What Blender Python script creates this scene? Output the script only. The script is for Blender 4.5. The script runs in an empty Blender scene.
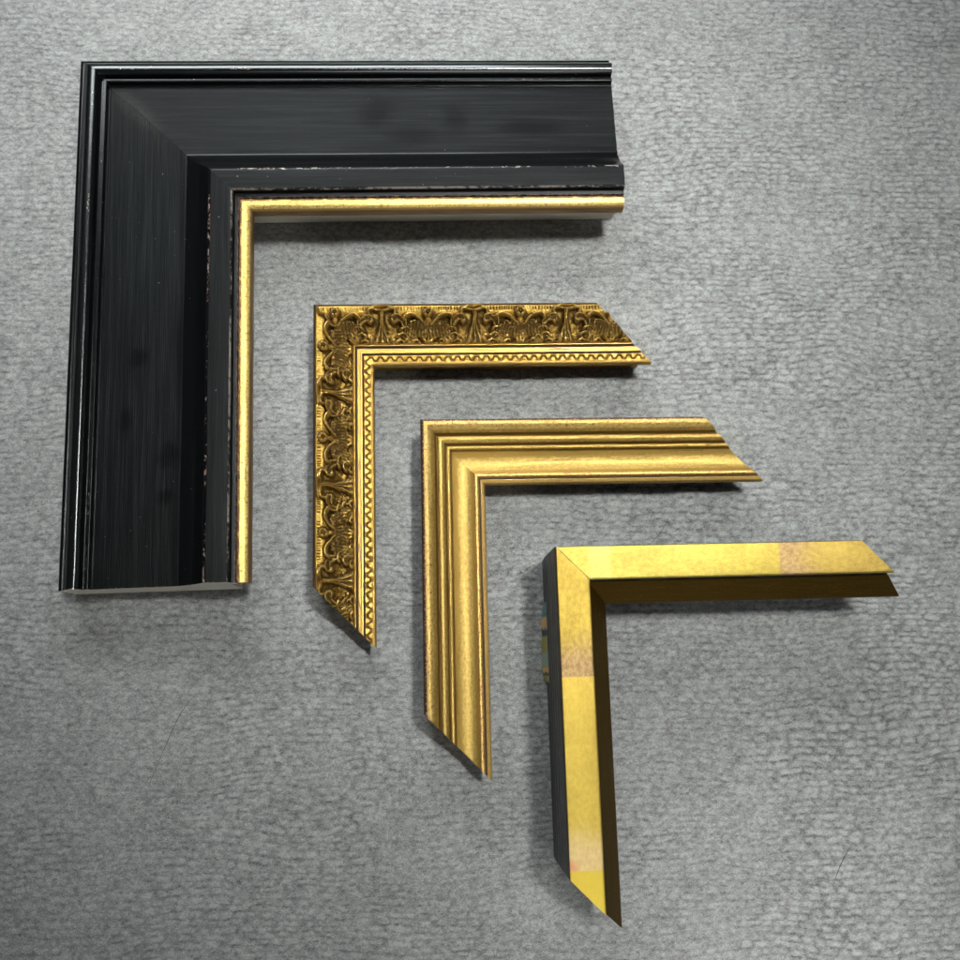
import bpy, math, random
import numpy as np
from mathutils import Matrix, Vector

S = 0.0007                      # metres per working unit (one unit is about one pixel of the photo on the table)
rng = np.random.RandomState(7)
scn = bpy.context.scene
col = scn.collection

# ------------------------------------------------------------------ camera (solved from the photo)
F_PX, PITCH, ROLL, CAMH = 988.47, 0.1919, -0.0549, 1000.0
ca, sa, cb, sb = math.cos(PITCH), math.sin(PITCH), math.cos(ROLL), math.sin(ROLL)
Rx = Matrix(((1, 0, 0), (0, ca, sa), (0, -sa, ca)))
Ry = Matrix(((cb, 0, -sb), (0, 1, 0), (sb, 0, cb)))
R = (Ry @ Rx).transposed()
cd = bpy.data.cameras.new('camera')
cam = bpy.data.objects.new('camera', cd)
col.objects.link(cam)
cam.matrix_world = Matrix.Translation((0, 0, CAMH * S)) @ R.to_4x4()
cd.sensor_fit = 'HORIZONTAL'
cd.sensor_width = 36.0
cd.lens = 36.0 * F_PX / 960.0
cd.clip_start = 0.01
cd.clip_end = 100.0
scn.camera = cam

# ------------------------------------------------------------------ node helpers
class G:
    """tiny expression builder for shader nodes"""
    def __init__(self, name):
        self.m = bpy.data.materials.new(name)
        self.m.use_nodes = True
        self.t = self.m.node_tree
        self.t.nodes.clear()
        self.out = self.t.nodes.new('ShaderNodeOutputMaterial')
        self.b = self.t.nodes.new('ShaderNodeBsdfPrincipled')
        self.t.links.new(self.b.outputs[0], self.out.inputs[0])
    def put(self, sock, v):
        if isinstance(v, bpy.types.NodeSocket):
            self.t.links.new(v, sock)
        elif isinstance(v, (tuple, list)) and len(v) == 3 and sock.type == 'RGBA':
            sock.default_value = (*v, 1)
        else:
            sock.default_value = v
    def set(self, **k):
        for n, v in k.items():
            self.put(self.b.inputs[n.replace('_', ' ')], v)
    def math(self, op, a, b=0.0, c=0.0, clamp=False):
        n = self.t.nodes.new('ShaderNodeMath'); n.operation = op; n.use_clamp = clamp
        self.put(n.inputs[0], a); self.put(n.inputs[1], b); self.put(n.inputs[2], c)
        return n.outputs[0]
    def add(self, a, b): return self.math('ADD', a, b)
    def sub(self, a, b): return self.math('SUBTRACT', a, b)
    def mul(self, a, b): return self.math('MULTIPLY', a, b)
    def step(self, x, lo, hi):      # smooth 0..1
        n = self.t.nodes.new('ShaderNodeMapRange'); n.interpolation_type = 'SMOOTHSTEP'
        self.put(n.inputs[0], x); n.inputs[1].default_value = lo; n.inputs[2].default_value = hi
        n.inputs[3].default_value = 0; n.inputs[4].default_value = 1
        if lo > hi:
            n.inputs[1].default_value = hi; n.inputs[2].default_value = lo
            n.inputs[3].default_value = 1; n.inputs[4].default_value = 0
        return n.outputs[0]
    def band(self, x, c, hw, soft):
        return self.mul(self.step(x, c - hw - soft, c - hw), self.step(x, c + hw + soft, c + hw))
    def mix(self, f, a, b):
        n = self.t.nodes.new('ShaderNodeMix'); n.data_type = 'RGBA'
        self.put(n.inputs[0], f); self.put(n.inputs[6], a); self.put(n.inputs[7], b)
        return n.outputs[2]
    def mixf(self, f, a, b):
        n = self.t.nodes.new('ShaderNodeMix'); n.data_type = 'FLOAT'
        self.put(n.inputs[0], f); self.put(n.inputs[2], a); self.put(n.inputs[3], b)
        return n.outputs[0]
    def uv(self):
        n = self.t.nodes.new('ShaderNodeUVMap'); n.uv_map = 'UVMap'
        return n.outputs[0]
    def obj(self):
        n = self.t.nodes.new('ShaderNodeTexCoord')
        return self.vscale(n.outputs['Object'], (1 / S, 1 / S, 1 / S))
    def vscale(self, v, s, off=(0, 0, 0)):
        n = self.t.nodes.new('ShaderNodeMapping')
        self.put(n.inputs[0], v); n.inputs[1].default_value = off; n.inputs[3].default_value = s
        return n.outputs[0]
    def sep(self, v):
        n = self.t.nodes.new('ShaderNodeSeparateXYZ'); self.put(n.inputs[0], v)
        return n.outputs[0], n.outputs[1], n.outputs[2]
    def noise(self, v, scale=1.0, detail=3.0, rough=0.55, col=False):
        n = self.t.nodes.new('ShaderNodeTexNoise')
        self.put(n.inputs['Vector'], v); n.inputs['Scale'].default_value = scale
        n.inputs['Detail'].default_value = detail; n.inputs['Roughness'].default_value = rough
        return n.outputs[1] if col else n.outputs[0]
    def vor(self, v, scale=1.0, feat='F1', rnd=1.0):
        n = self.t.nodes.new('ShaderNodeTexVoronoi'); n.feature = feat
        self.put(n.inputs['Vector'], v); n.inputs['Scale'].default_value = scale
        n.inputs['Randomness'].default_value = rnd
        return n.outputs[0]
    def attr(self, name):
        n = self.t.nodes.new('ShaderNodeAttribute'); n.attribute_name = name
        return n.outputs['Fac']
    def bump(self, h, dist, strength=1.0, nrm=None):
        n = self.t.nodes.new('ShaderNodeBump')
        self.put(n.inputs['Height'], h); n.inputs['Distance'].default_value = dist * S
        n.inputs['Strength'].default_value = strength
        if nrm is not None: self.put(n.inputs['Normal'], nrm)
        return n.outputs[0]
    def spot(self, s, w, s0, w0, rs, rw, soft=0.7):    # soft elliptical spot in (s, w)
        dx = self.math('DIVIDE', self.sub(s, s0), rs); dy = self.math('DIVIDE', self.sub(w, w0), rw)
        d = self.math('SQRT', self.add(self.mul(dx, dx), self.mul(dy, dy)))
        return self.step(d, 1.0, 1.0 - soft)

# ------------------------------------------------------------------ numpy noise
def vnoise(x, y, seed=0):
    xi = np.floor(x).astype(np.int64); yi = np.floor(y).astype(np.int64)
    fx = x - xi; fy = y - yi
    fx = fx * fx * (3 - 2 * fx); fy = fy * fy * (3 - 2 * fy)
    def h(a, b):
        n = (a * 374761393 + b * 668265263 + seed * 1442695041) & 0xffffffff
        n = ((n ^ (n >> 13)) * 1274126177) & 0xffffffff
        n = n ^ (n >> 16)
        return (n & 0xffff) / 65535.0
    return (h(xi, yi) * (1 - fx) + h(xi + 1, yi) * fx) * (1 - fy) + (h(xi, yi + 1) * (1 - fx) + h(xi + 1, yi + 1) * fx) * fy
def fbm(x, y, seed=0, o=3):
    r = 0; a = 0.5; t = 0
    for k in range(o):
        r = r + a * vnoise(x * 2 ** k, y * 2 ** k, seed + k); t += a; a *= 0.5
    return r / t
def rnd2(i, j, seed):
    n = (i * 374761393 + j * 668265263 + seed * 1442695041) & 0xffffffff
    n = ((n ^ (n >> 13)) * 1274126177) & 0xffffffff
    n = n ^ (n >> 16)
    return (n & 0xffff) / 65535.0
def sstep(x, a, b):
    t = np.clip((x - a) / (b - a), 0, 1)
    return t * t * (3 - 2 * t)

# ------------------------------------------------------------------ mesh helpers
def mesh_object(name, verts, faces, mat, parent=None, uv=None, attrs=None, smooth=True, sharp=32):
    me = bpy.data.meshes.new(name)
    me.from_pydata([tuple(v) for v in verts], [], faces)
    if uv is not None:
        lay = me.uv_layers.new(name='UVMap')
        idx = np.empty(len(me.loops), dtype=np.int32); me.loops.foreach_get('vertex_index', idx)
        lay.data.foreach_set('uv', np.asarray(uv, dtype=np.float32)[idx].ravel())
    if attrs:
        for k, a in attrs.items():
            at = me.attributes.new(k, 'FLOAT', 'POINT'); at.data.foreach_set('value', np.asarray(a, dtype=np.float32).ravel())
    me.materials.append(mat)
    if smooth:
        me.polygons.foreach_set('use_smooth', [True] * len(me.polygons))
        me.set_sharp_from_angle(angle=math.radians(sharp))
    me.update()
    o = bpy.data.objects.new(name, me)
    col.objects.link(o)
    if parent is not None: o.parent = parent
    return o

def thing(name, label, cat, loc, rot, group=None):
    o = bpy.data.objects.new(name, None)
    col.objects.link(o)
    o.empty_display_size = 0.02
    o.location = loc; o.rotation_euler = (0, 0, rot)
    o['label'] = label; o['category'] = cat
    if group: o['group'] = group
    return o

def rounded(pts, n=5):
    """polyline of (w, z[, r]) -> polyline with its corners rounded by radius r"""
    out = []
    for i, q in enumerate(pts):
        r = q[2] if len(q) > 2 else 0
        p = np.array(q[:2], float)
        if r == 0 or i in (0, len(pts) - 1):
            out.append(tuple(p)); continue
        a = np.array(pts[i - 1][:2], float) - p; b = np.array(pts[i + 1][:2], float) - p
        la, lb = np.linalg.norm(a), np.linalg.norm(b)
        d = min(r, la * 0.48, lb * 0.48)
        pa, pb = p + a / la * d, p + b / lb * d
        for k in range(n + 1):
            t = k / n
            out.append(tuple((1 - t) ** 2 * pa + 2 * t * (1 - t) * p + t * t * pb))
    return out
def refine(pts, step):
    out = [pts[0]]
    for a, b in zip(pts[:-1], pts[1:]):
        n = max(1, int(math.ceil(math.hypot(b[0] - a[0], b[1] - a[1]) / step)))
        for k in range(1, n + 1):
            out.append((a[0] + (b[0] - a[0]) * k / n, a[1] + (b[1] - a[1]) * k / n))
    return out

def rail_part(name, mat, parent, side, top, under, length, square, ns=60, disp=None, gap=0.12, wob=0.12, seed=0, attrs=None, sharp=32):
    """extrude a closed profile along one rail of a corner: mitred at the corner, mitred or square at the far end.
    top: outline points seen from above (displaced by disp(s, w) -> dz, attributes); under: the closing points."""
    poly = list(top) + list(under)
    nt = len(top); npnt = len(poly)
    w = np.array([q[0] for q in poly]); z = np.array([q[1] for q in poly])
    t = np.linspace(0, 1, ns + 1)[:, None]
    s0 = w + gap
    s1 = (np.full_like(w, length) if square else length + w)
    s = s0[None, :] * (1 - t) + s1[None, :] * t
    W = np.repeat(w[None, :], ns + 1, 0).copy(); Z = np.repeat(z[None, :], ns + 1, 0).copy()
    at = {}
    if disp is not None:
        dz, at = disp(s[:, :nt], W[:, :nt])
        Z[:, :nt] += dz
        at = {k: np.concatenate([v, np.zeros((ns + 1, npnt - nt))], 1) for k, v in at.items()}
    if wob:
        up = Z > 3
        Z += np.where(up, (fbm(s / 37.0, W / 9.0, seed + 5, 2) - 0.5) * wob * 2, 0)
        W += np.where(up, (fbm(s / 29.0, W / 9.0 + 31, seed + 9, 2) - 0.5) * wob * 2, 0)
    X, Y = (s, -W) if side == 'upper' else (W, -s)
    V = np.stack([X, Y, Z], -1).reshape(-1, 3) * S
    area = 0.5 * np.sum(w * np.roll(z, -1) - np.roll(w, -1) * z)
    flip = (area > 0) == (side == 'upper')
    F = []
    for i in range(ns):
        for j in range(npnt):
            a = i * npnt + j; b = i * npnt + (j + 1) % npnt
            F.append((a, a + npnt, b + npnt, b) if flip else (a, b, b + npnt, a + npnt))
    c0 = list(range(npnt)); c1 = [ns * npnt + j for j in range(npnt)]
    F.append(c0 if flip else c0[::-1]); F.append(c1[::-1] if flip else c1)
    uv = np.stack([s, W], -1).reshape(-1, 2)
    return mesh_object(name, V, F, mat, parent, uv, {k: v.ravel() for k, v in at.items()}, sharp=sharp)

# ------------------------------------------------------------------ the grey mat
def build_surface():
    fine_x = np.arange(-520, 670, 1.05); fine_y = np.arange(-320, 810, 1.05)
    ext = np.array([15, 35, 70, 130, 240, 420, 800, 1500, 2600.])
    gx = np.concatenate([fine_x[0] - ext[::-1], fine_x, fine_x[-1] + ext])
    gy = np.concatenate([fine_y[0] - ext[::-1], fine_y, fine_y[-1] + ext])
    X, Y = np.meshgrid(gx, gy)
    # wavy rows of small embossed pillows
    wx = X + (fbm(X / 80, Y / 70, 11) - .5) * 22 + (fbm(X / 22, Y / 16, 21) - .5) * 5
    wy = Y + (fbm(X / 110, Y / 90, 31) - .5) * 24 + (fbm(X / 17, Y / 12, 41) - .5) * 3.6
    PX, PY = 13.2, 6.7
    v = wy / PY; j0 = np.floor(v).astype(np.int64)
    H = np.zeros_like(X); crease = np.zeros_like(X)
    for dj in (-1, 0, 1):
        j = j0 + dj
        shift = 0.5 * (j % 2) + (rnd2(j, j * 0, 3) - .5) * 0.5
        u = wx / PX + shift; i0 = np.floor(u).astype(np.int64)
        for di in (-1, 0, 1):
            i = i0 + di
            cx = i + .5 + (rnd2(i, j, 5) - .5) * .55; cy = j + .5 + (rnd2(i, j, 6) - .5) * .30
            sx = .43 + .13 * rnd2(i, j, 8); sy = .44 + .12 * rnd2(i, j, 9)
            d = (np.abs(u - cx) / sx) ** 3 + (np.abs(v - cy + .06) / sy) ** 2.6
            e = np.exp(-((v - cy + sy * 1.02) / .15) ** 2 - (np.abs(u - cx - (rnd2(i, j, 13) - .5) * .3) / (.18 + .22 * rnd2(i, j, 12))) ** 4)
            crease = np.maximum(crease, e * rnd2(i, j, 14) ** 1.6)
            H = np.maximum(H, (0.55 + .45 * rnd2(i, j, 10)) * np.exp(-1.0 * d))
    region = 0.70 + .50 * sstep(fbm(X / 95, Y / 80, 61), .36, .66)
    region = region * (0.75 + .35 * sstep(X, 100, 420))
    grain = fbm(X / 3.1, Y / 2.2, 71, 3) - .5
    lowf = fbm(X / 28, Y / 17, 81, 3) - .5
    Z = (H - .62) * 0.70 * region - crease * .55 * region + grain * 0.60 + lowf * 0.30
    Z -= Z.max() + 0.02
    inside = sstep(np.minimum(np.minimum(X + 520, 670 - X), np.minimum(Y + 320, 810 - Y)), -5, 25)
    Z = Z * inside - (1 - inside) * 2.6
    cav = np.clip(.5 + (H - .50) * .56 * region - crease * .52 * region + grain * .75 + lowf * .2, 0, 1) * inside + .5 * (1 - inside)  # shade between and below the pillows is painted in as darker colour
    nx, ny = len(gx), len(gy)
    me = bpy.data.meshes.new('tabletop')
    me.vertices.add(nx * ny)
    me.vertices.foreach_set('co', (np.stack([X, Y, Z], -1) * S).astype(np.float32).ravel())
    a = (np.arange(ny - 1)[:, None] * nx + np.arange(nx - 1)[None, :]).ravel()
    quads = np.stack([a, a + 1, a + nx + 1, a + nx], -1).astype(np.int32)
    nq = len(quads)
    me.loops.add(nq * 4); me.loops.foreach_set('vertex_index', quads.ravel())
    me.polygons.add(nq)
    me.polygons.foreach_set('loop_start', (np.arange(nq) * 4).astype(np.int32))
    me.polygons.foreach_set('use_smooth', np.ones(nq, dtype=bool))
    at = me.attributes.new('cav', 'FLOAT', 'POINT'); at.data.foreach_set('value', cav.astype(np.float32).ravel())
    me.update(); me.validate()
    g = G('embossed_grey_mat')
    o = g.obj()
    n1 = g.noise(g.vscale(o, (1, 1.5, 1)), 0.55, 4, .7)
    n2 = g.noise(o, 0.012, 3, .5)
    n3 = g.noise(g.vscale(o, (1, 1.3, 1), (40, 9, 0)), 1.1, 3, .75)
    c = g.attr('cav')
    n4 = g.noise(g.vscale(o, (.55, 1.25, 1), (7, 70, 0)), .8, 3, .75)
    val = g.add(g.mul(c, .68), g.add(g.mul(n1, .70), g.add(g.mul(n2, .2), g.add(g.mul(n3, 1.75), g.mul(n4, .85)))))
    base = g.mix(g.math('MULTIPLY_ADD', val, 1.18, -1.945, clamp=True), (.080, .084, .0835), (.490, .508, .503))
    fleck = g.step(g.noise(g.vscale(o, (1, 1, 1), (3, 70, 0)), .30, 2, .6), .70, .78)
    base = g.mix(g.mul(fleck, .18), base, (.12, .12, .11))
    g.set(Base_Color=base, Roughness=.47, Specular_IOR_Level=.42)
    g.set(Normal=g.bump(g.add(g.mul(n1, .7), g.mul(n3, .9)), 1.2, .7))
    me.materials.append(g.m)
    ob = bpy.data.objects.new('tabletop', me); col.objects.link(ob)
    ob['kind'] = 'structure'
    return ob
build_surface()

# ------------------------------------------------------------------ materials
def mat_black(side):
    g = G('brushed_black_lacquer_' + side)
    uv = g.uv(); s, w, _ = g.sep(uv)
    streak = g.noise(g.vscale(uv, (1 / 60., 1 / 1.1, 1)), 1, 4, .6)
    streak2 = g.noise(g.vscale(uv, (1 / 140., 1 / 4.0, 1), (3, 8, 0)), 1, 3, .6)
    blot = g.noise(g.vscale(uv, (1 / 30., 1 / 22., 1), (11, 4, 0)), 1, 3, .5)
    fine = g.noise(uv, .9, 3, .6)
    panel = g.band(w, 74, 39, 3)
    lip = g.band(w, 155, 9, 2)
    flat = g.math('MAXIMUM', panel, lip)
    c = g.mix(g.mul(streak, .9), (.0012, .0014, .0016), (.0050, .0058, .0062))
    c = g.mix(g.mul(flat, g.step(streak2, .42, .72)), c, (.0095, .0108, .0114))
    # finger marks and dull patches
    sp = []
    marks = {'left': [(331, 72, 13, 14), (430, 103, 17, 17), (468, 100, 15, 12), (395, 60, 20, 9)],
             'upper': [(310, 66, 26, 30), (392, 74, 22, 30), (345, 92, 44, 16), (470, 84, 50, 18)]}[side]
    for (a, b, ra, rb) in marks:
        sp.append(g.spot(g.add(s, g.mul(g.sub(blot, .5), 34)), g.add(w, g.mul(g.sub(fine, .5), 22)), a, b, ra, rb, .8))
    m = sp[0]
    for q in sp[1:]: m = g.math('MAXIMUM', m, q)
    c = g.mix(g.mul(m, .6), c, (.0015, .0018, .002))
    # pale rubbing at the mitre
    dm = g.math('ABSOLUTE', g.sub(s, w))
    rub = g.mul(g.mul(g.step(g.add(dm, g.mul(blot, 30)), 38, 14), g.band(w, 62, 16, 14)), g.step(fine, .35, .65))
    c = g.mix(g.mul(rub, .6), c, (.05, .048, .042))
    if side == 'upper':
        for (a, b) in ((60, 44), (68, 50), (421, 98)):
            c = g.mix(g.spot(s, w, a, b, 1.3, 1.2, .4), c, (.002, .002, .002))
    # chipped arrises: cream gesso and red bole showing at the edges
    chipn = g.noise(g.vscale(uv, (1 / 6.5, 1 / 3.0, 1), (2, 5, 0)), 1, 4, .65)
    chipb = g.noise(g.vscale(uv, (1 / 45., 1 / 30., 1), (9, 1, 0)), 1, 2, .5)
    thr = g.add(chipn, g.mul(g.sub(chipb, .5), .55))
    e1 = g.mul(g.band(w, 143.6, .7, 1.0), g.step(thr, .54, .66))
    c = g.mix(g.mul(e1, .95), c, (.20, .095, .075) if side == 'left' else (.22, .20, .18))
    e1b = g.mul(g.band(w, 143.6, .3, .5), g.step(thr, .56, .62))
    c = g.mix(e1b, c, (.30, .27, .24))
    e2 = g.mul(g.band(w, 165.2, .45, .7), g.step(thr, .42, .56))
    c = g.mix(g.mul(e2, .8), c, (.26, .225, .20))
    e3 = g.mul(g.band(w, 18.6, .8, 1.2), g.step(thr, .68, .74))
    c = g.mix(g.mul(e3, .85), c, (.40, .36, .30))
    e4 = g.mul(g.band(w, 28.6, .35, .5), g.step(thr, .60, .72))
    c = g.mix(g.mul(e4, .7), c, (.26, .25, .24))
    e5 = g.mul(g.band(w, 171.0, .35, .4), g.step(chipn, .42, .6))
    c = g.mix(g.mul(e5, .8), c, (.25, .13, .10))
    specks = g.mul(g.step(g.noise(g.obj(), .33, 1, .4), .80, .83), .6)
    c = g.mix(specks, c, (.30, .29, .27))
    ends = g.step(s, 560.6, 561.7) if side == 'upper' else g.step(s, 555.6, 556.7)
    c = g.mix(g.mul(ends, g.step(chipn, .56, .66)), c, (.5, .48, .42))
    rough = g.add(g.mixf(g.math('MAXIMUM', flat, g.step(w, 165.4, 166.2)), .22, .42), g.mul(g.sub(streak2, .5), .16))
    g.set(Base_Color=c, Roughness=rough, Specular_IOR_Level=g.mul(g.mixf(g.step(w, 165.4, 166.2), 1.0, .5), g.mul(g.mixf(flat, g.add(.34, g.mul(g.band(w, 18.5, 4, 1.5), .6)), g.add(.07, g.mul(streak2, .09))), g.sub(1.0, g.mul(m, .33 if side == 'upper' else .5)))), Specular_Tint=(.93, .985, 1.0, 1))
    h = g.add(g.mul(g.mul(streak, flat), 1.0), g.mul(fine, .12))
    g.set(Normal=g.bump(h, .9, .55))
    return g.m

def mat_wood():
    g = G('bare_cut_wood')
    o = g.obj()
    n = g.noise(g.vscale(o, (1 / 3., 1 / 3., 1 / 1.2)), 1, 4, .6)
    c = g.mix(n, (.50, .48, .40), (.78, .76, .68))
    g.set(Base_Color=c, Roughness=.75, Specular_IOR_Level=.3, Normal=g.bump(n, .4, .5))
    return g.m

def mat_gilt(name, base=(.80, .56, .13), dark=(.10, .052, .012), rough=.38, metal=.85, wear_shade=None, mott=.5, seed=0, streaky=6.0):
    g = G(name)
    uv = g.uv(); s, w, _ = g.sep(uv)
    n1 = g.noise(g.vscale(uv, (1 / 4.2, 1 / 2.4, 1), (seed, 3, 0)), 1, 4, .68)
    n2 = g.noise(uv, .85, 3, .65)
    n3 = g.noise(g.vscale(uv, (1 / 60., 1 / streaky, 1), (seed, 30, 0)), 1, 3, .55)
    f = g.step(g.add(g.mul(n1, .5), g.add(g.mul(n2, .35), g.mul(n3, .25))), .36, .72)
    c = g.mix(g.mul(g.sub(1.0, f), mott), base, dark)
    r = g.add(rough, g.mul(g.sub(n2, .5), .25))
    mt = metal
    if wear_shade:                         # rubbing and painted groove shade: [(w, half width, threshold, colour, lengthwise size)]
        for (wc, hw, th, colr, ln, *keep) in wear_shade:
            nn = g.noise(g.vscale(uv, (1 / ln, 1 / 2.4, 1), (wc, seed, 0)), 1, 4, .7)
            m = g.mul(g.band(w, wc, hw, .8), g.step(nn, th, th + .09))
            c = g.mix(m, c, colr)
            if not keep:
                mt = g.mixf(m, mt, .15); r = g.mixf(m, r, .6)
    g.set(Base_Color=c, Roughness=r, Metallic=mt)
    g.set(Normal=g.bump(g.add(g.mul(n2, .5), n1), .35, .35))
    return g.m

def mat_brown(name, c0, c1, rough=.35, metal=.0, scr=0.0):
    g = G(name)
    uv = g.uv(); s, w, _ = g.sep(uv)
    n = g.noise(g.vscale(uv, (1 / 45., 1 / 1.4, 1)), 1, 4, .6)
    n2 = g.noise(uv, .5, 3, .6)
    c = g.mix(g.mul(n, n2), c0, c1)
    if scr:
        k = g.noise(g.vscale(uv, (1 / 22., 1 / .55, 1), (7, 2, 0)), 1, 2, .6)
        m = g.mul(g.step(k, .66, .73), g.step(n2, .42, .6))
        c = g.mix(g.mul(m, scr), c, (.42, .26, .07))
    g.set(Base_Color=c, Roughness=g.add(rough, g.mul(g.sub(n2, .5), .15)), Metallic=metal, Specular_IOR_Level=.12)
    g.set(Normal=g.bump(n, .4, .4))
    return g.m

M_BLACK = {k: mat_black(k) for k in ('upper', 'left')}
M_WOOD = mat_wood()
M_GILT1 = mat_gilt('worn_gilt_edge', (.74, .55, .17), (.27, .165, .045), .42, .80,
                   [(172.8, .9, .40, (.14, .065, .025), 9.), (178.0, 5.5, .555, (.12, .075, .035), 2.4), (175.0, 3.0, .60, (.16, .05, .03), 5.), (183.6, 1.3, .20, (.26, .16, .06), 12., 1)], .95, 3)

# ------------------------------------------------------------------ 1. wide black corner with gilded sight edge
def black_corner():
    t = thing('black_frame_corner', 'large wide black frame corner with chipped edges and thin worn gold inner edge', 'frame corner',
              (-362.88 * S, 635.59 * S, 0), 0.0273, None)
    prof = [(0.8, 6.0), (0.6, 38.5, .5), (.4, 42.6, 1.6), (4.2, 44.2, .8), (5.6, 43.4, .8), (7.2, 45.6, 1.0), (9.0, 51.6, 3), (14.0, 56.3, 5),
            (20.5, 56.6, 3.0), (23.2, 52.6, 1.2), (24.6, 46.8, .8), (27.0, 46.8, .6), (28.0, 52.0, .5), (31.0, 51.8, .4), (31.5, 46.6, .3), (33.2, 45.6, .4),
            (34.3, 46.3, .4), (74, 49.3), (108, 51.6, 6), (119, 54.2, 8), (129.5, 60.5, 8), (142.2, 76.1, 1.0), (144.5, 76.7, .6), (155, 77.2, 4), (164.6, 76.4, 1.0),
            (166.3, 74.6, .6), (166.7, 70.2, .3), (167.6, 69.6, .3), (171.0, 69.2, .5), (171.4, 66.5)]
    top = rounded(prof)
    core_top = [(q[0] + (1.3 if q[0] < 2 else 0), q[1] - 1.3) for q in top if q[0] > .45]
    under = [(q[0], q[1]) for q in reversed(core_top)]
    core = [(2.2, .15)] + core_top + [(171.4, 54.0), (165.2, 54.0), (165.2, .15)]
    gp = rounded([(171.55, 65.0), (171.75, 67.8, .6), (174.0, 68.2, 1.0), (179.0, 67.6, 2), (183.7, 65.0, 1.4), (184.3, 61.0, .6), (184.1, 54.2)])
    gunder = [(171.55, 54.2)]
    for side, L in (('upper', 561.7), ('left', 556.7)):
        r = rail_part('rail', M_BLACK[side], t, side, top, under, L, True, ns=60, seed=3 if side == 'left' else 13, wob=.07, sharp=25)
        r['label'] = 'black lacquered upper rail, sawn off at the right' if side == 'upper' else 'black lacquered left rail, sawn square at the bottom'
        cw = rail_part('wood_core', M_WOOD, r, side, core, [], L, True, ns=8, wob=0)
        ge = rail_part('gilt_edge', M_GILT1, t, side, refine(gp, 1.2), gunder, L, True, ns=60, wob=.05, seed=21)
black_corner()

# ------------------------------------------------------------------ 2. ornate corner with cast leaf ornament
PER = 92.6
def seg_dist(a, w, pts):
    """distance to a polyline and the parameter 0..1 along it"""
    best = np.full(a.shape, 1e9); par = np.zeros(a.shape)
    n = len(pts) - 1
    for k in range(n):
        x0, y0 = pts[k]; x1, y1 = pts[k + 1]
        dx, dy = x1 - x0, y1 - y0
        tt = np.clip(((a - x0) * dx + (w - y0) * dy) / (dx * dx + dy * dy), 0, 1)
        d = np.hypot(a - x0 - tt * dx, w - y0 - tt * dy)
        m = d < best
        best = np.where(m, d, best); par = np.where(m, (k + tt) / n, par)
    return best, par
def bez(p0, p1, p2, n=9):
    return [tuple((1 - t) ** 2 * np.array(p0) + 2 * t * (1 - t) * np.array(p1) + t * t * np.array(p2)) for t in np.linspace(0, 1, n)]

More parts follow.
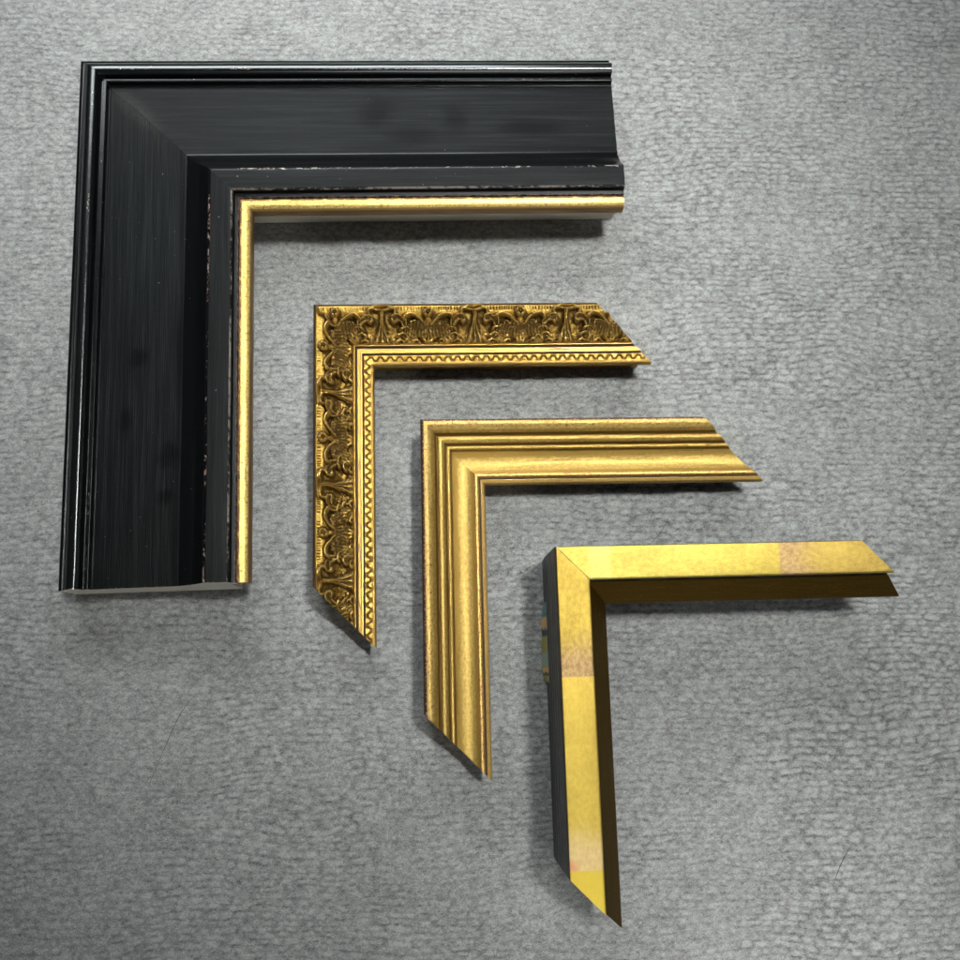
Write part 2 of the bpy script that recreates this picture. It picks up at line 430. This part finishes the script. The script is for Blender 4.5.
def ornament(offset):
    def disp(s, w):
        q = (s - offset + PER / 2) % PER - PER / 2
        cell = np.floor((s - offset + PER / 2) / PER)
        jit = (fbm(s / 9., w / 7., 91) - .5)
        q = q + jit * 2.4; ww = w + (fbm(s / 8., w / 8., 92) - .5) * 2.0
        a = np.abs(q); sg = np.sign(q)
        h = np.zeros_like(s); dark = np.zeros_like(s)
        def dome(pts, r0, r1, ht, flute=0, dk=0.0, ht1=None, aa=a):
            nonlocal h, dark
            d, p = seg_dist(aa, ww, pts)
            r = r0 + (r1 - r0) * p
            H = (ht if ht1 is None else ht + (ht1 - ht) * p)
            k = np.clip(1 - (d / r) ** 2, 0, 1)
            v = H * np.sqrt(k)
            if flute: v = v * (1 - .28 * (0.5 + .5 * np.cos(d / r * flute)))
            up = v > h
            h = np.where(up, v, h); dark = np.where(up & (k > 0), dk, dark)
        # -- hollow ground
        ground = -5.6 * np.exp(-((w - 27.) / 9.5) ** 2)
        # -- big leaf wings either side of the flower: broad fluted body under a raised curled rim
        d, p = seg_dist(a, ww, bez((27, 31), (33, 20), (44, 27)))
        body = np.clip(1 - (d / 8.2) ** 2, 0, 1)
        fl = .5 + .5 * np.cos((a - 26 + (ww - 20) * .22) * 2 * math.pi / 3.3)
        v = (4.9 - .10 * (ww - 18)) * np.sqrt(body) * (.84 + .16 * fl * (.4 + fbm(s / 7., w / 7., 99, 2)))
        h = np.maximum(h, v); dark = np.where(body > 0, np.clip(1.0 - .055 * (ww - 18) + .25 * (.5 - fl), .3, 1), dark)
        dome(bez((22.5, 15.5), (31, 7.5), (43.5, 22.5), 14), 2.2, 1.3, 7.2, dk=.12, ht1=4.5)
        dome(bez((23.5, 18), (25, 23), (22, 27)), 1.5, .8, 4.6, dk=.55)
        dome(bez((45, 23), (41, 27), (38, 27.5)), 1.1, .6, 3.4, dk=.9)
        # frond tips below the leaf
        for k, (x0, y0, x1, y1, x2, y2, hh) in enumerate(((19, 25, 27, 22, 29, 28, 4.6), (16, 31, 22, 26, 24.5, 33, 4.2), (24, 35, 27, 29, 31, 34, 3.8),
                                                          (30, 38, 33, 33, 36, 36.5, 3.2), (14, 37, 17, 33, 21, 37, 3.0))):
            dome(bez((x0, y0), (x1, y1), (x2, y2)), 1.7, .7, hh, dk=.30)
            dome(bez((x0 + 1, y0 + 2.6), (x1 + .5, y1 + 3.2), (x2 - .6, y2 + 2.4)), 1.0, .5, hh * .6, dk=.85)
        dome([(46.3, 36), (46.3, 31.5)], 2.3, .9, 2.4, dk=.2); dome([(43.6, 36.6), (41.5, 33.5)], 1.5, .7, 2.2, dk=.3)
        # side leaves hanging from the calyx
        dome(bez((11.5, 17), (20, 14), (22, 24)), 3.4, 1.6, 4.2, flute=5, dk=.85)
        dome(bez((10, 14.5), (17, 10.5), (21.5, 18)), 1.3, .8, 5.2, dk=.25)
        # -- calyx: trumpet cup on a fluted flaring stem
        st = np.interp(ww, [9, 14, 20, 28, 38.5], [3.2, 2.2, 2.6, 5.0, 10.5])
        inside = np.clip(1 - (a / st) ** 2, 0, 1) * sstep(ww, 8, 11) * sstep(ww, 39.4, 37.6)
        fl = .5 + .5 * np.cos(a / st * math.pi * 3.4)
        v = np.sqrt(inside) * np.interp(ww, [9, 20, 38], [5.5, 5.2, 3.6]) * (.62 + .38 * fl)
        up = v > h; h = np.where(up, v, h); dark = np.where(up, .45 + .5 * (1 - fl), dark)
        cup = np.clip(1 - (a / 13.5) ** 2 - ((ww - 6.2) / 4.4) ** 2, 0, 1)
        v = 5.6 * np.sqrt(cup) - 3.6 * np.clip(1 - (a / 7.5) ** 2 - ((ww - 6.6) / 2.3) ** 2, 0, 1)
        up = v > h; h = np.where(up, v, h); dark = np.where(up & (cup > 0), .15 + .75 * sstep(ww, 7.4, 9.8), dark)
        dome(bez((8, 7.5), (15, 7.5), (12.5, 12.5)), 1.7, 1.3, 5.6, dk=.3)
        # -- floret: five petals and a button
        fa, fw = np.abs(q) - PER / 2, ww - 10.5
        ang = np.arctan2(fw, fa * np.where(sg == 0, 1, 1)); rr = np.hypot(fa, fw)
        pet = np.clip(1 - ((rr - 3.0) / 2.0) ** 2, 0, 1) * (.45 + .55 * np.abs(np.cos(2.5 * (ang + 1.57))))
        v = 5.0 * np.sqrt(pet); v = np.maximum(v, 5.4 * np.sqrt(np.clip(1 - (rr / 1.25) ** 2, 0, 1)))
        up = v > h; h = np.where(up, v, h); dark = np.where(up & (v > .4), .25 + .5 * (1 - pet), dark)
        dome([(46.3, 14.5), (46.3, 20)], 2.6, 3.6, 2.6, dk=.05)
        # -- hatching along the outer rim
        hat = .5 + .5 * np.cos((s + (fbm(s / 11., w * 0, 95) - .5) * 5) * 2 * math.pi / 2.75)
        hm = sstep(w, 3.6, 4.6) * sstep(w, 9.0, 7.0) * sstep(np.abs(a), 13, 16) * (.35 + .65 * sstep(fbm(s / 14., w * 0 + 2, 96), .35, .55)) * (h < .4)
        hh = np.where(h > .02, h + np.minimum(ground, 0) * .35, ground) - .85 * hm * (hat ** 2)
        edge = sstep(w, 3.0, 5.0) * sstep(w, 39.2, 37.2)
        fine = (np.abs(fbm(s / 3.0, w / 3.6, 97, 2) - .5) * 2 - .35)
        hh = hh * 1.45 * edge + fine * (.35 + 1.25 * sstep(w, 10, 15)) * edge
        # cavity: how far a point lies under its neighbourhood
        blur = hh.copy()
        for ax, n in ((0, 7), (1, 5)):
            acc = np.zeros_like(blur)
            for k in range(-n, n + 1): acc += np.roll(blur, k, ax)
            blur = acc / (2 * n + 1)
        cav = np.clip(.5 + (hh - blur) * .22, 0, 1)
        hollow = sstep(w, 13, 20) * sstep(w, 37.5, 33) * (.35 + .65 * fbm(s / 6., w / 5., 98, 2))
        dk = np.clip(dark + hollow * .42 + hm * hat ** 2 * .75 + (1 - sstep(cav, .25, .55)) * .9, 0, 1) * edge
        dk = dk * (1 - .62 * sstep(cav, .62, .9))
        return hh, {'dark': dk, 'cav': cav}
    return disp

def fret(s, w):
    P, w0, A = 9.72, 52.8, 1.65
    ph = s * 2 * math.pi / P
    k = 1.35
    f = (w - w0) - A * np.tanh(k * np.sin(ph)) / math.tanh(k)
    fs = A * k * np.cos(ph) * (1 - np.tanh(k * np.sin(ph)) ** 2) * 2 * math.pi / P
    d = np.abs(f) / np.sqrt(1 + fs * fs)
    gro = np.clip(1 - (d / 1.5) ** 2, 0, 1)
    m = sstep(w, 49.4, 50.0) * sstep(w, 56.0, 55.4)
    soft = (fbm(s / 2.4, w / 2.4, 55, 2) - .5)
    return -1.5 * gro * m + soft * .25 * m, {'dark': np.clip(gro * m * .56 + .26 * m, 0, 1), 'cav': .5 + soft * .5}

def mat_antique(name, sheen=.36):
    g = G(name)
    uv = g.uv()
    n1 = g.noise(uv, .30, 4, .6); n2 = g.noise(uv, 1.1, 3, .65)
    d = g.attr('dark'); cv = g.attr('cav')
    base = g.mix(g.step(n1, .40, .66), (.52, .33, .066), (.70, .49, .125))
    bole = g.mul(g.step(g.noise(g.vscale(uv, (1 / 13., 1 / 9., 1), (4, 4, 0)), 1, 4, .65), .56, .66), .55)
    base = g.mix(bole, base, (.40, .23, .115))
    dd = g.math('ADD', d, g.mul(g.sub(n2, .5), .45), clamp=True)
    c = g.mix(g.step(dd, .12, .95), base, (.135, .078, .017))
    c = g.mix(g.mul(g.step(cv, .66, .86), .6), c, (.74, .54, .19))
    m = g.mixf(g.step(dd, .2, .9), .85, .72)
    r = g.add(g.mixf(dd, sheen, .48), g.mul(g.sub(n2, .5), .2))
    g.set(Base_Color=c, Metallic=m, Roughness=r, Normal=g.bump(n2, .35, .4))
    return g.m
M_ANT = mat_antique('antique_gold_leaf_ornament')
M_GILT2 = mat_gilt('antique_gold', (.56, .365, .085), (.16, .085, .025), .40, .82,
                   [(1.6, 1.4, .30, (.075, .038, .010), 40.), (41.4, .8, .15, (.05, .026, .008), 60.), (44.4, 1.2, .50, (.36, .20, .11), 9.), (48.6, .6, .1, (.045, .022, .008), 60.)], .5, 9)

def ornate_corner():
    t = thing('ornate_gold_frame_corner', 'antique gold frame corner covered in raised leaf and flower ornament with dark recesses', 'frame corner',
              (-112.07 * S, 361.56 * S, 0), 0.0178)
    body = rounded([(1.2, 1.0), (.2, 56.0, .5), (.5, 58.8, .8), (2.6, 61.4, .6), (3.0, 60.4)])
    mid = [(3.0, 44.0), (38.6, 36.0), (38.6, 45.0)]
    ridge = rounded([(38.6, 45.0), (39.2, 46.0, .5), (40.4, 46.0, .5), (41.0, 43.4, .4), (42.0, 43.2, .4), (42.6, 44.6, .5), (45.4, 44.4, .5), (46.0, 45.2, .4), (47.6, 45.0, .5),
                     (48.2, 42.6, .3), (49.2, 42.4, .3), (49.4, 42.0)])
    low = [(49.4, 36.0), (55.9, 36.0), (55.9, 41.0)]
    lip = rounded([(55.9, 41.0), (56.4, 42.2, .4), (58.2, 41.6, .6), (59.1, 39.6, .6), (59.0, 33.0)])
    under = [(52.0, 33.0), (52.0, .15), (1.2, .15)]
    obase = rounded([(3.0, 60.4), (4.2, 61.2, .6), (10.0, 59.4, 2), (24.0, 52.5, 8), (38.6, 46.6)])
    fr = [(49.4, 43.3), (55.9, 41.7)]
    for side, L, off in (('upper', 283.0, 68.0), ('left', 280.7, 91.0)):
        outline = body + mid + ridge[1:] + low + lip[1:]
        r = rail_part('rail', M_GILT2, t, side, outline, under, L, False, ns=140, gap=.03, wob=.16, seed=33)
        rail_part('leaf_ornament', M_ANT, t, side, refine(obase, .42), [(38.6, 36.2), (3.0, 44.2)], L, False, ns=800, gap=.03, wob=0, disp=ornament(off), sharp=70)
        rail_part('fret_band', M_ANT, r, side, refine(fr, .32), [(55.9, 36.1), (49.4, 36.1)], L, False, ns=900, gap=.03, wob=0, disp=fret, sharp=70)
ornate_corner()

# ------------------------------------------------------------------ 3. stepped gold corner
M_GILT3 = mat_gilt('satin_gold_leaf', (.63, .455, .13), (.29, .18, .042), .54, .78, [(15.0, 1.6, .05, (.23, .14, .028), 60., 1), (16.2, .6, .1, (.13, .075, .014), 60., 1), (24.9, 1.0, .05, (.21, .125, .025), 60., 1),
                    (30.6, .9, .05, (.21, .125, .025), 60., 1), (33.5, 2.2, .40, (.48, .31, .07), 50., 1), (51.0, 1.2, .30, (.42, .26, .06), 40., 1)], .95, 17)  # dark bands paint the shade of the valleys into the gold
M_GILT3E = mat_gilt('rubbed_gold_rim', (.66, .48, .14), (.30, .18, .046), .50, .75,
                    [(.9, 1.9, .16, (.060, .022, .009), 30.), (3.6, 1.6, .50, (.46, .28, .16), 3.), (5.4, 3.6, .545, (.17, .072, .030), 3.2)], .95, 23)
M_GILT3S = mat_gilt('rubbed_gold_sight_edge', (.66, .44, .12), (.20, .10, .03), .48, .75,
                    [(54.4, 1.7, .50, (.30, .145, .06), 3.5), (57.9, .5, .12, (.035, .016, .006), 50.)], .55, 29)  # the narrow dark band is groove shade painted in
def stepped_corner():
    t = thing('stepped_gold_frame_corner', 'smooth gold frame corner with stepped ridges, a hollow and a rubbed brown rim', 'frame corner',
              (-5.56 * S, 244.0 * S, 0), 0.0134)
    rim = rounded([(1.4, 1.0), (.2, 55.5, .5), (.5, 58.5, 1.0), (2.6, 62.2, 1.0), (6.0, 62.8, 2.5), (11.0, 60.6, 2.5), (13.8, 56.2)])
    rim_u = [(13.8, .15), (1.4, .15)]
    main = rounded([(13.8, 56.2), (15.4, 52.6, 1.2), (17.0, 52.4, .6), (17.5, 54.8, .6), (20.2, 55.4, 1.6), (23.2, 53.2, 1.4), (25.0, 48.8, .8), (25.9, 48.6, .4),
                    (26.4, 50.0, .5), (28.6, 49.6, .8), (29.8, 45.6, .6), (31.0, 45.0, .8), (36.0, 42.6, 3), (42.0, 41.2, 5), (47.5, 42.0, 4), (52.2, 44.6)])
    main_u = [(52.2, .15), (13.8, .15)]
    sight = rounded([(52.2, 44.6), (53.0, 46.0, .6), (55.8, 46.0, .9), (57.2, 43.4, .4), (58.4, 43.2, .3), (58.8, 45.0, .4), (62.2, 43.6, .6), (63.1, 41.4, .5), (63.0, 35.0)])
    sight_u = [(52.2, 35.0)]
    for side, L in (('upper', 279.9), ('left', 282.1)):
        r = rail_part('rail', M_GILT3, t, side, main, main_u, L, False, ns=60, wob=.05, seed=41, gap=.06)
        rail_part('outer_rim', M_GILT3E, r, side, refine(rim, 1.5), rim_u, L, False, ns=80, wob=.08, seed=43, gap=.06)
        rail_part('sight_edge', M_GILT3S, t, side, refine(sight, 1.5), sight_u, L, False, ns=80, wob=.05, seed=47, gap=.06)
stepped_corner()

# ------------------------------------------------------------------ 4. flat gold corner on a deep black side
def mat_face(side):
    g = G('flat_gold_leaf_' + side)
    uv = g.uv(); s, w, _ = g.sep(uv)
    n1 = g.noise(g.vscale(uv, (1 / 5., 1 / 3.6, 1)), 1, 4, .65)
    n2 = g.noise(uv, 1.0, 3, .7)
    n3 = g.noise(g.vscale(uv, (1 / 34., 1 / 20., 1), (5, 1, 0)), 1, 3, .5)
    f = g.step(g.add(g.mul(n1, .45), g.add(g.mul(n2, .4), g.mul(n3, .3))), .40, .74)
    c = g.mix(f, (.30, .205, .036) if side == 'left' else (.27, .215, .038), (.53, .395, .078) if side == 'left' else (.50, .43, .092))
    pink = g.mix(g.step(n1, .3, .7), (.20, .12, .07), (.42, .285, .145))
    sj = g.add(s, g.mul(g.sub(n2, .5), 1.6))
    def patch(c, s_sharp, s_fade, amount, colr):
        if s_fade > s_sharp:
            m = g.mul(g.step(sj, s_sharp - .6, s_sharp + .6), g.step(g.add(s, g.mul(g.sub(n3, .5), 26)), s_fade, s_sharp + 6))
        else:
            m = g.mul(g.step(sj, s_sharp + .6, s_sharp - .6), g.step(g.add(s, g.mul(g.sub(n3, .5), 26)), s_fade, s_sharp - 8))
        return g.mix(g.mul(m, g.add(amount, g.mul(g.sub(n1, .5), .7))), c, colr)
    if side == 'upper':
        c = g.mix(g.mul(g.step(s, 70, 215), .5), c, g.mix(f, (.26, .17, .03), (.48, .345, .065)))
        c = g.mix(g.mul(g.step(sj, 206.2, 207.4), .65), c, g.mix(f, (.26, .165, .04), (.44, .30, .075)))
        c = patch(c, 206.9, 252, .75, pink)
        c = g.mix(g.mul(g.band(s, 40, 8, 4), .18), c, (.74, .66, .26))
    else:
        c = patch(c, 116.8, 70, .85, pink)
        c = g.mix(g.mul(g.step(sj, 116, 117.4), .4), c, (.60, .45, .085))
        c = patch(c, 279.9, 236, .65, g.mix(n1, (.52, .36, .19), (.74, .60, .36)))
        c = g.mix(g.mul(g.mul(g.spot(s, w, 277, 3, 9, 8, .95), .7), g.step(s, 280.2, 279.6)), c, (.62, .24, .13))
        c = g.mix(g.mul(g.step(sj, 279.4, 280.4), .7), c, (.62, .48, .055))
    chip = g.step(g.add(s, g.add(w, g.mul(n2, 3))), 5.0, 3.6)
    c = g.mix(chip, c, (.72, .70, .66))
    g.set(Base_Color=c, Metallic=g.mixf(chip, .82, 0.0), Roughness=g.add(.55 if side == 'left' else .46, g.mul(g.sub(n2, .5), .22)))
    g.set(Normal=g.bump(g.add(n2, g.mul(n1, .6)), .30, .35))
    return g.m
M_FACE = {k: mat_face(k) for k in ('upper', 'left')}
M_LIP = mat_brown('dark_bronze_bevel', (.048, .027, .003), (.20, .12, .016), .40, .8, .7)
def mat_side():
    g = G('stained_black_wood_side')
    o = g.obj(); x, y, z = g.sep(o)
    wob = g.mul(g.noise(g.vscale(o, (1 / 60., 1 / 60., 1 / 60.)), 1, 2, .5), 2.0)
    n = g.noise(g.vscale(o, (1 / 50., 1 / 50., 1 / 3.2)), 1, 4, .65)
    n2 = g.noise(g.vscale(o, (1 / 18., 1 / 18., 1 / 9.), (3, 8, 1)), 1, 3, .6)
    rdg = g.math('ABSOLUTE', g.sub(g.math('FRACT', g.add(g.mul(z, 1 / 17.), wob)), .5))
    c = g.mix(g.step(g.add(g.mul(n, .7), g.mul(n2, .4)), .44, .70), (.0025, .0026, .0023), (.022, .0225, .019))
    c = g.mix(g.mul(g.step(rdg, .10, .02), .6), c, (.055, .055, .045))
    c = g.mix(g.step(z, 104, 110), c, (.004, .003, .002))
    g.set(Base_Color=c, Roughness=g.add(.38, g.mul(g.sub(n2, .5), .3)), Specular_IOR_Level=.35)
    g.set(Normal=g.bump(g.add(g.add(n, n2), g.mul(rdg, 1.2)), 1.6, .8))
    return g.m
M_SIDE = mat_side()

def mat_sticker():
    g = G('printed_foil_sticker')
    o = g.obj(); x, y, z = g.sep(o)
    n = g.noise(g.vscale(o, (1 / 2.5, 1 / 2.6, 1 / 5.)), 1, 4, .7)
    y = g.add(y, g.mul(g.sub(n, .5), 9.0))
    n2 = g.noise(g.vscale(o, (1 / 2., 1 / 1.6, 1 / 3.), (7, 7, 0)), 1, 3, .7)
    c = g.mix(g.step(n, .42, .60), (.012, .035, .025), (.16, .46, .42))
    c = g.mix(g.band(y, -98, 10, 6), c, g.mix(n2, (.05, .16, .06), (.62, .75, .58)))
    c = g.mix(g.band(y, -64, 4, 3), c, (.80, .48, .18))
    c = g.mix(g.band(y, -110, 1.6, 1.2), c, (.85, .5, .12))
    c = g.mix(g.band(y, -85, 6, 4), c, g.mix(n2, (.06, .09, .01), (.66, .55, .08)))
    c = g.mix(g.band(y, -74, 2.5, .8), c, (.004, .004, .004))
    c = g.mix(g.band(y, -114, 1.0, .4), c, (.004, .004, .004))
    c = g.mix(g.step(y, -115, -116), c, g.mix(n2, (.22, .22, .02), (.85, .74, .16)))
    c = g.mix(g.step(n2, .70, .76), c, (.85, .85, .78))
    g.set(Base_Color=c, Roughness=.3, Metallic=.15)
    return g.m

def flat_corner():
    t = thing('flat_gold_frame_corner', 'flat bright gold frame corner with dark bronze inner lip and deep black outer side', 'frame corner',
              (117.44 * S, 111.09 * S, 0), 0.0176)
    outline = rounded([(1.1, .15), (.15, 30), (.0, 111.2, .4), (.5, 112.4)])
    under = [(29.6, 108.2), (29.6, 95.4), (31.0, 94.8), (31.0, 70.2), (38.0, 70.2), (38.0, .15)]
    face = rounded([(.5, 112.4), (.9, 113.5, .5), (29.6, 110.6, .7), (30.7, 109.6, .5), (30.6, 107.0)])
    face_u = [(29.6, 107.0), (29.6, 108.2)]
    bev = rounded([(31.0, 94.8), (31.4, 95.0, .2), (49.6, 74.4, .5), (50.5, 72.6, .4), (50.3, 70.2)])
    for side, L in (('upper', 283.8), ('left', 286.2)):
        r = rail_part('rail', M_SIDE, t, side, refine(outline, 6), under, L, False, ns=80, wob=.12, seed=51, gap=.10)
        r['label'] = 'upper rail' if side == 'upper' else 'left rail with a black outer side that carries a colourful sticker'
        rail_part('gilt_face', M_FACE[side], t, side, refine(face, 4), face_u, L, False, ns=100, wob=.05, seed=53, gap=.28)
        rail_part('inner_bevel', M_LIP, r, side, refine(bev, 3), [(31.0, 70.2)], L, False, ns=100, wob=.08, seed=57, gap=.16)
        if side == 'left':
            left = r
    # peeling sticker, wrapped on the outer side near the table
    ys = np.linspace(-44, -122, 40); zs = np.linspace(1.0, 24, 16)
    V, F = [], []
    for i, y in enumerate(ys):
        k = sstep(np.array(abs(y)), 44, 58) * sstep(np.array(abs(y)), 124, 115)
        for j, z in enumerate(zs):
            v = j / 15.
            bulge = -.15 - 3.6 * float(k) * (1 - v) ** 1.4 * (0.62 + .38 * abs(y) / 120.) + .3 * math.sin(y * .31 + v * 3) * (1 - v) * float(k)
            V.append(((.95 - z * .0095 + bulge) * S, y * S, z * S))
    m = len(zs)
    for i in range(len(ys) - 1):
        for j in range(m - 1):
            a = i * m + j
            F.append((a, a + 1, a + m + 1, a + m))
    st = mesh_object('sticker', V, F, mat_sticker(), t)
    so = st.modifiers.new('thick', 'SOLIDIFY'); so.thickness = .25 * S; so.offset = -1
flat_corner()

# ------------------------------------------------------------------ loose hairs on the mat
def hair(pts, label, r=.32):
    g = bpy.data.materials.get('dark_hair')
    if g is None:
        gg = G('dark_hair'); n = gg.noise(gg.obj(), .4)
        gg.set(Base_Color=gg.mix(n, (.012, .011, .010), (.04, .036, .03)), Roughness=.5); g = gg.m
    P = []
    n = len(pts)
    for k in range((n - 1) * 8 + 1):          # Catmull-Rom
        u = k / 8; i = min(int(u), n - 2); f = u - i
        q = [np.array(pts[max(0, min(n - 1, i + d))], float) for d in (-1, 0, 1, 2)]
        P.append(.5 * (2 * q[1] + (q[2] - q[0]) * f + (2 * q[0] - 5 * q[1] + 4 * q[2] - q[3]) * f * f + (3 * q[1] - q[0] - 3 * q[2] + q[3]) * f ** 3))
    P = np.array(P); c = P.mean(0)
    V, F = [], []
    for i, p in enumerate(P):
        d = P[min(i + 1, len(P) - 1)] - P[max(i - 1, 0)]; d /= np.linalg.norm(d)
        nrm = np.array((-d[1], d[0])); rr = r * (1 - .6 * abs(i / (len(P) - 1) - .5) * 2)
        for k in range(6):
            a = k * math.pi / 3
            xy = p - c + nrm * rr * math.cos(a)
            V.append((xy[0] * S, xy[1] * S, (r + rr * math.sin(a)) * S))
    for i in range(len(P) - 1):
        for k in range(6):
            a = i * 6 + k; b = i * 6 + (k + 1) % 6
            F.append((a, b, b + 6, a + 6))
    F.append(tuple(range(6))[::-1]); F.append(tuple((len(P) - 1) * 6 + k for k in range(6)))
    o = mesh_object('hair', V, F, g)
    o.location = (c[0] * S, c[1] * S, -.3 * S)
    o['label'] = label; o['category'] = 'hair'; o['group'] = 'loose hairs on the grey mat'
    return o
hair([(-224.7, -19.3), (-238.2, -38.1), (-251.1, -68.0), (-264.4, -103.0)], 'long curved hair on the bare grey mat at lower left')
hair([(419.2, -168.0), (406.6, -186.4), (396.0, -207.4)], 'short dark hair on the grey mat at lower right, beyond the flat gold corner', .36)
hair([(252.7, 156.3), (241.4, 138.6), (229.6, 126.0)], 'hair just above the upper rail of the flat bright gold corner')
hair([(159.7, 294.5), (141.4, 284.5), (123.1, 273.6)], 'straight hair between the ornate gold corner and the stepped gold corner', .2)
hair([(-295.6, 678.8), (-294.6, 671), (-292.8, 664.6)], 'tiny hair above the black corner at upper left', .22)

# ------------------------------------------------------------------ light: indoor workroom lamps, plus an added beam and fill
def lamp(name, pos, target, sx, sy, power, colr):
    d = bpy.data.lights.new(name, 'AREA'); d.shape = 'RECTANGLE'; d.size = sx * S; d.size_y = sy * S
    d.energy = power; d.color = colr
    o = bpy.data.objects.new(name, d); col.objects.link(o)
    o.location = [c * S for c in pos]
    v = Vector(target) - Vector(pos)
    o.rotation_euler = v.to_track_quat('-Z', 'Y').to_euler()
    return o
a = lamp('ceiling_lamp', (1000, 1080, 5500), (60, 480, 0), 1300, 420, 2.25, (1.0, .985, .95))
a.rotation_euler = Vector((-940, -600, -5500)).to_track_quat('-Z', 'Y').to_euler()
a.data.spread = math.radians(16)
lamp('window_lamp', (-330, 1500, 1050), (-100, 330, 0), 1100, 520, 10.4, (.97, 1.0, 1.0))
b = lamp('pool_beam', (1950, -1750, 5500), (370, -420, 0), 400, 300, .32, (1.0, .98, .95))  # narrow beam added to lay a bright pool at lower right
b.data.spread = math.radians(7)
lamp('fill_light', (500, -3500, 1850), (100, 200, 60), 1500, 600, 12.5, (1.0, .97, .92))  # unseen low fill, added to brighten faces turned to the viewer

w = bpy.data.worlds.new('World'); scn.world = w; w.use_nodes = True
bg = w.node_tree.nodes['Background']
bg.inputs[0].default_value = (.92, .97, 1.0, 1); bg.inputs[1].default_value = .035

scn.view_settings.view_transform = 'Standard'
scn.view_settings.look = 'None'
scn.view_settings.exposure = 0
scn.view_settings.gamma = 1
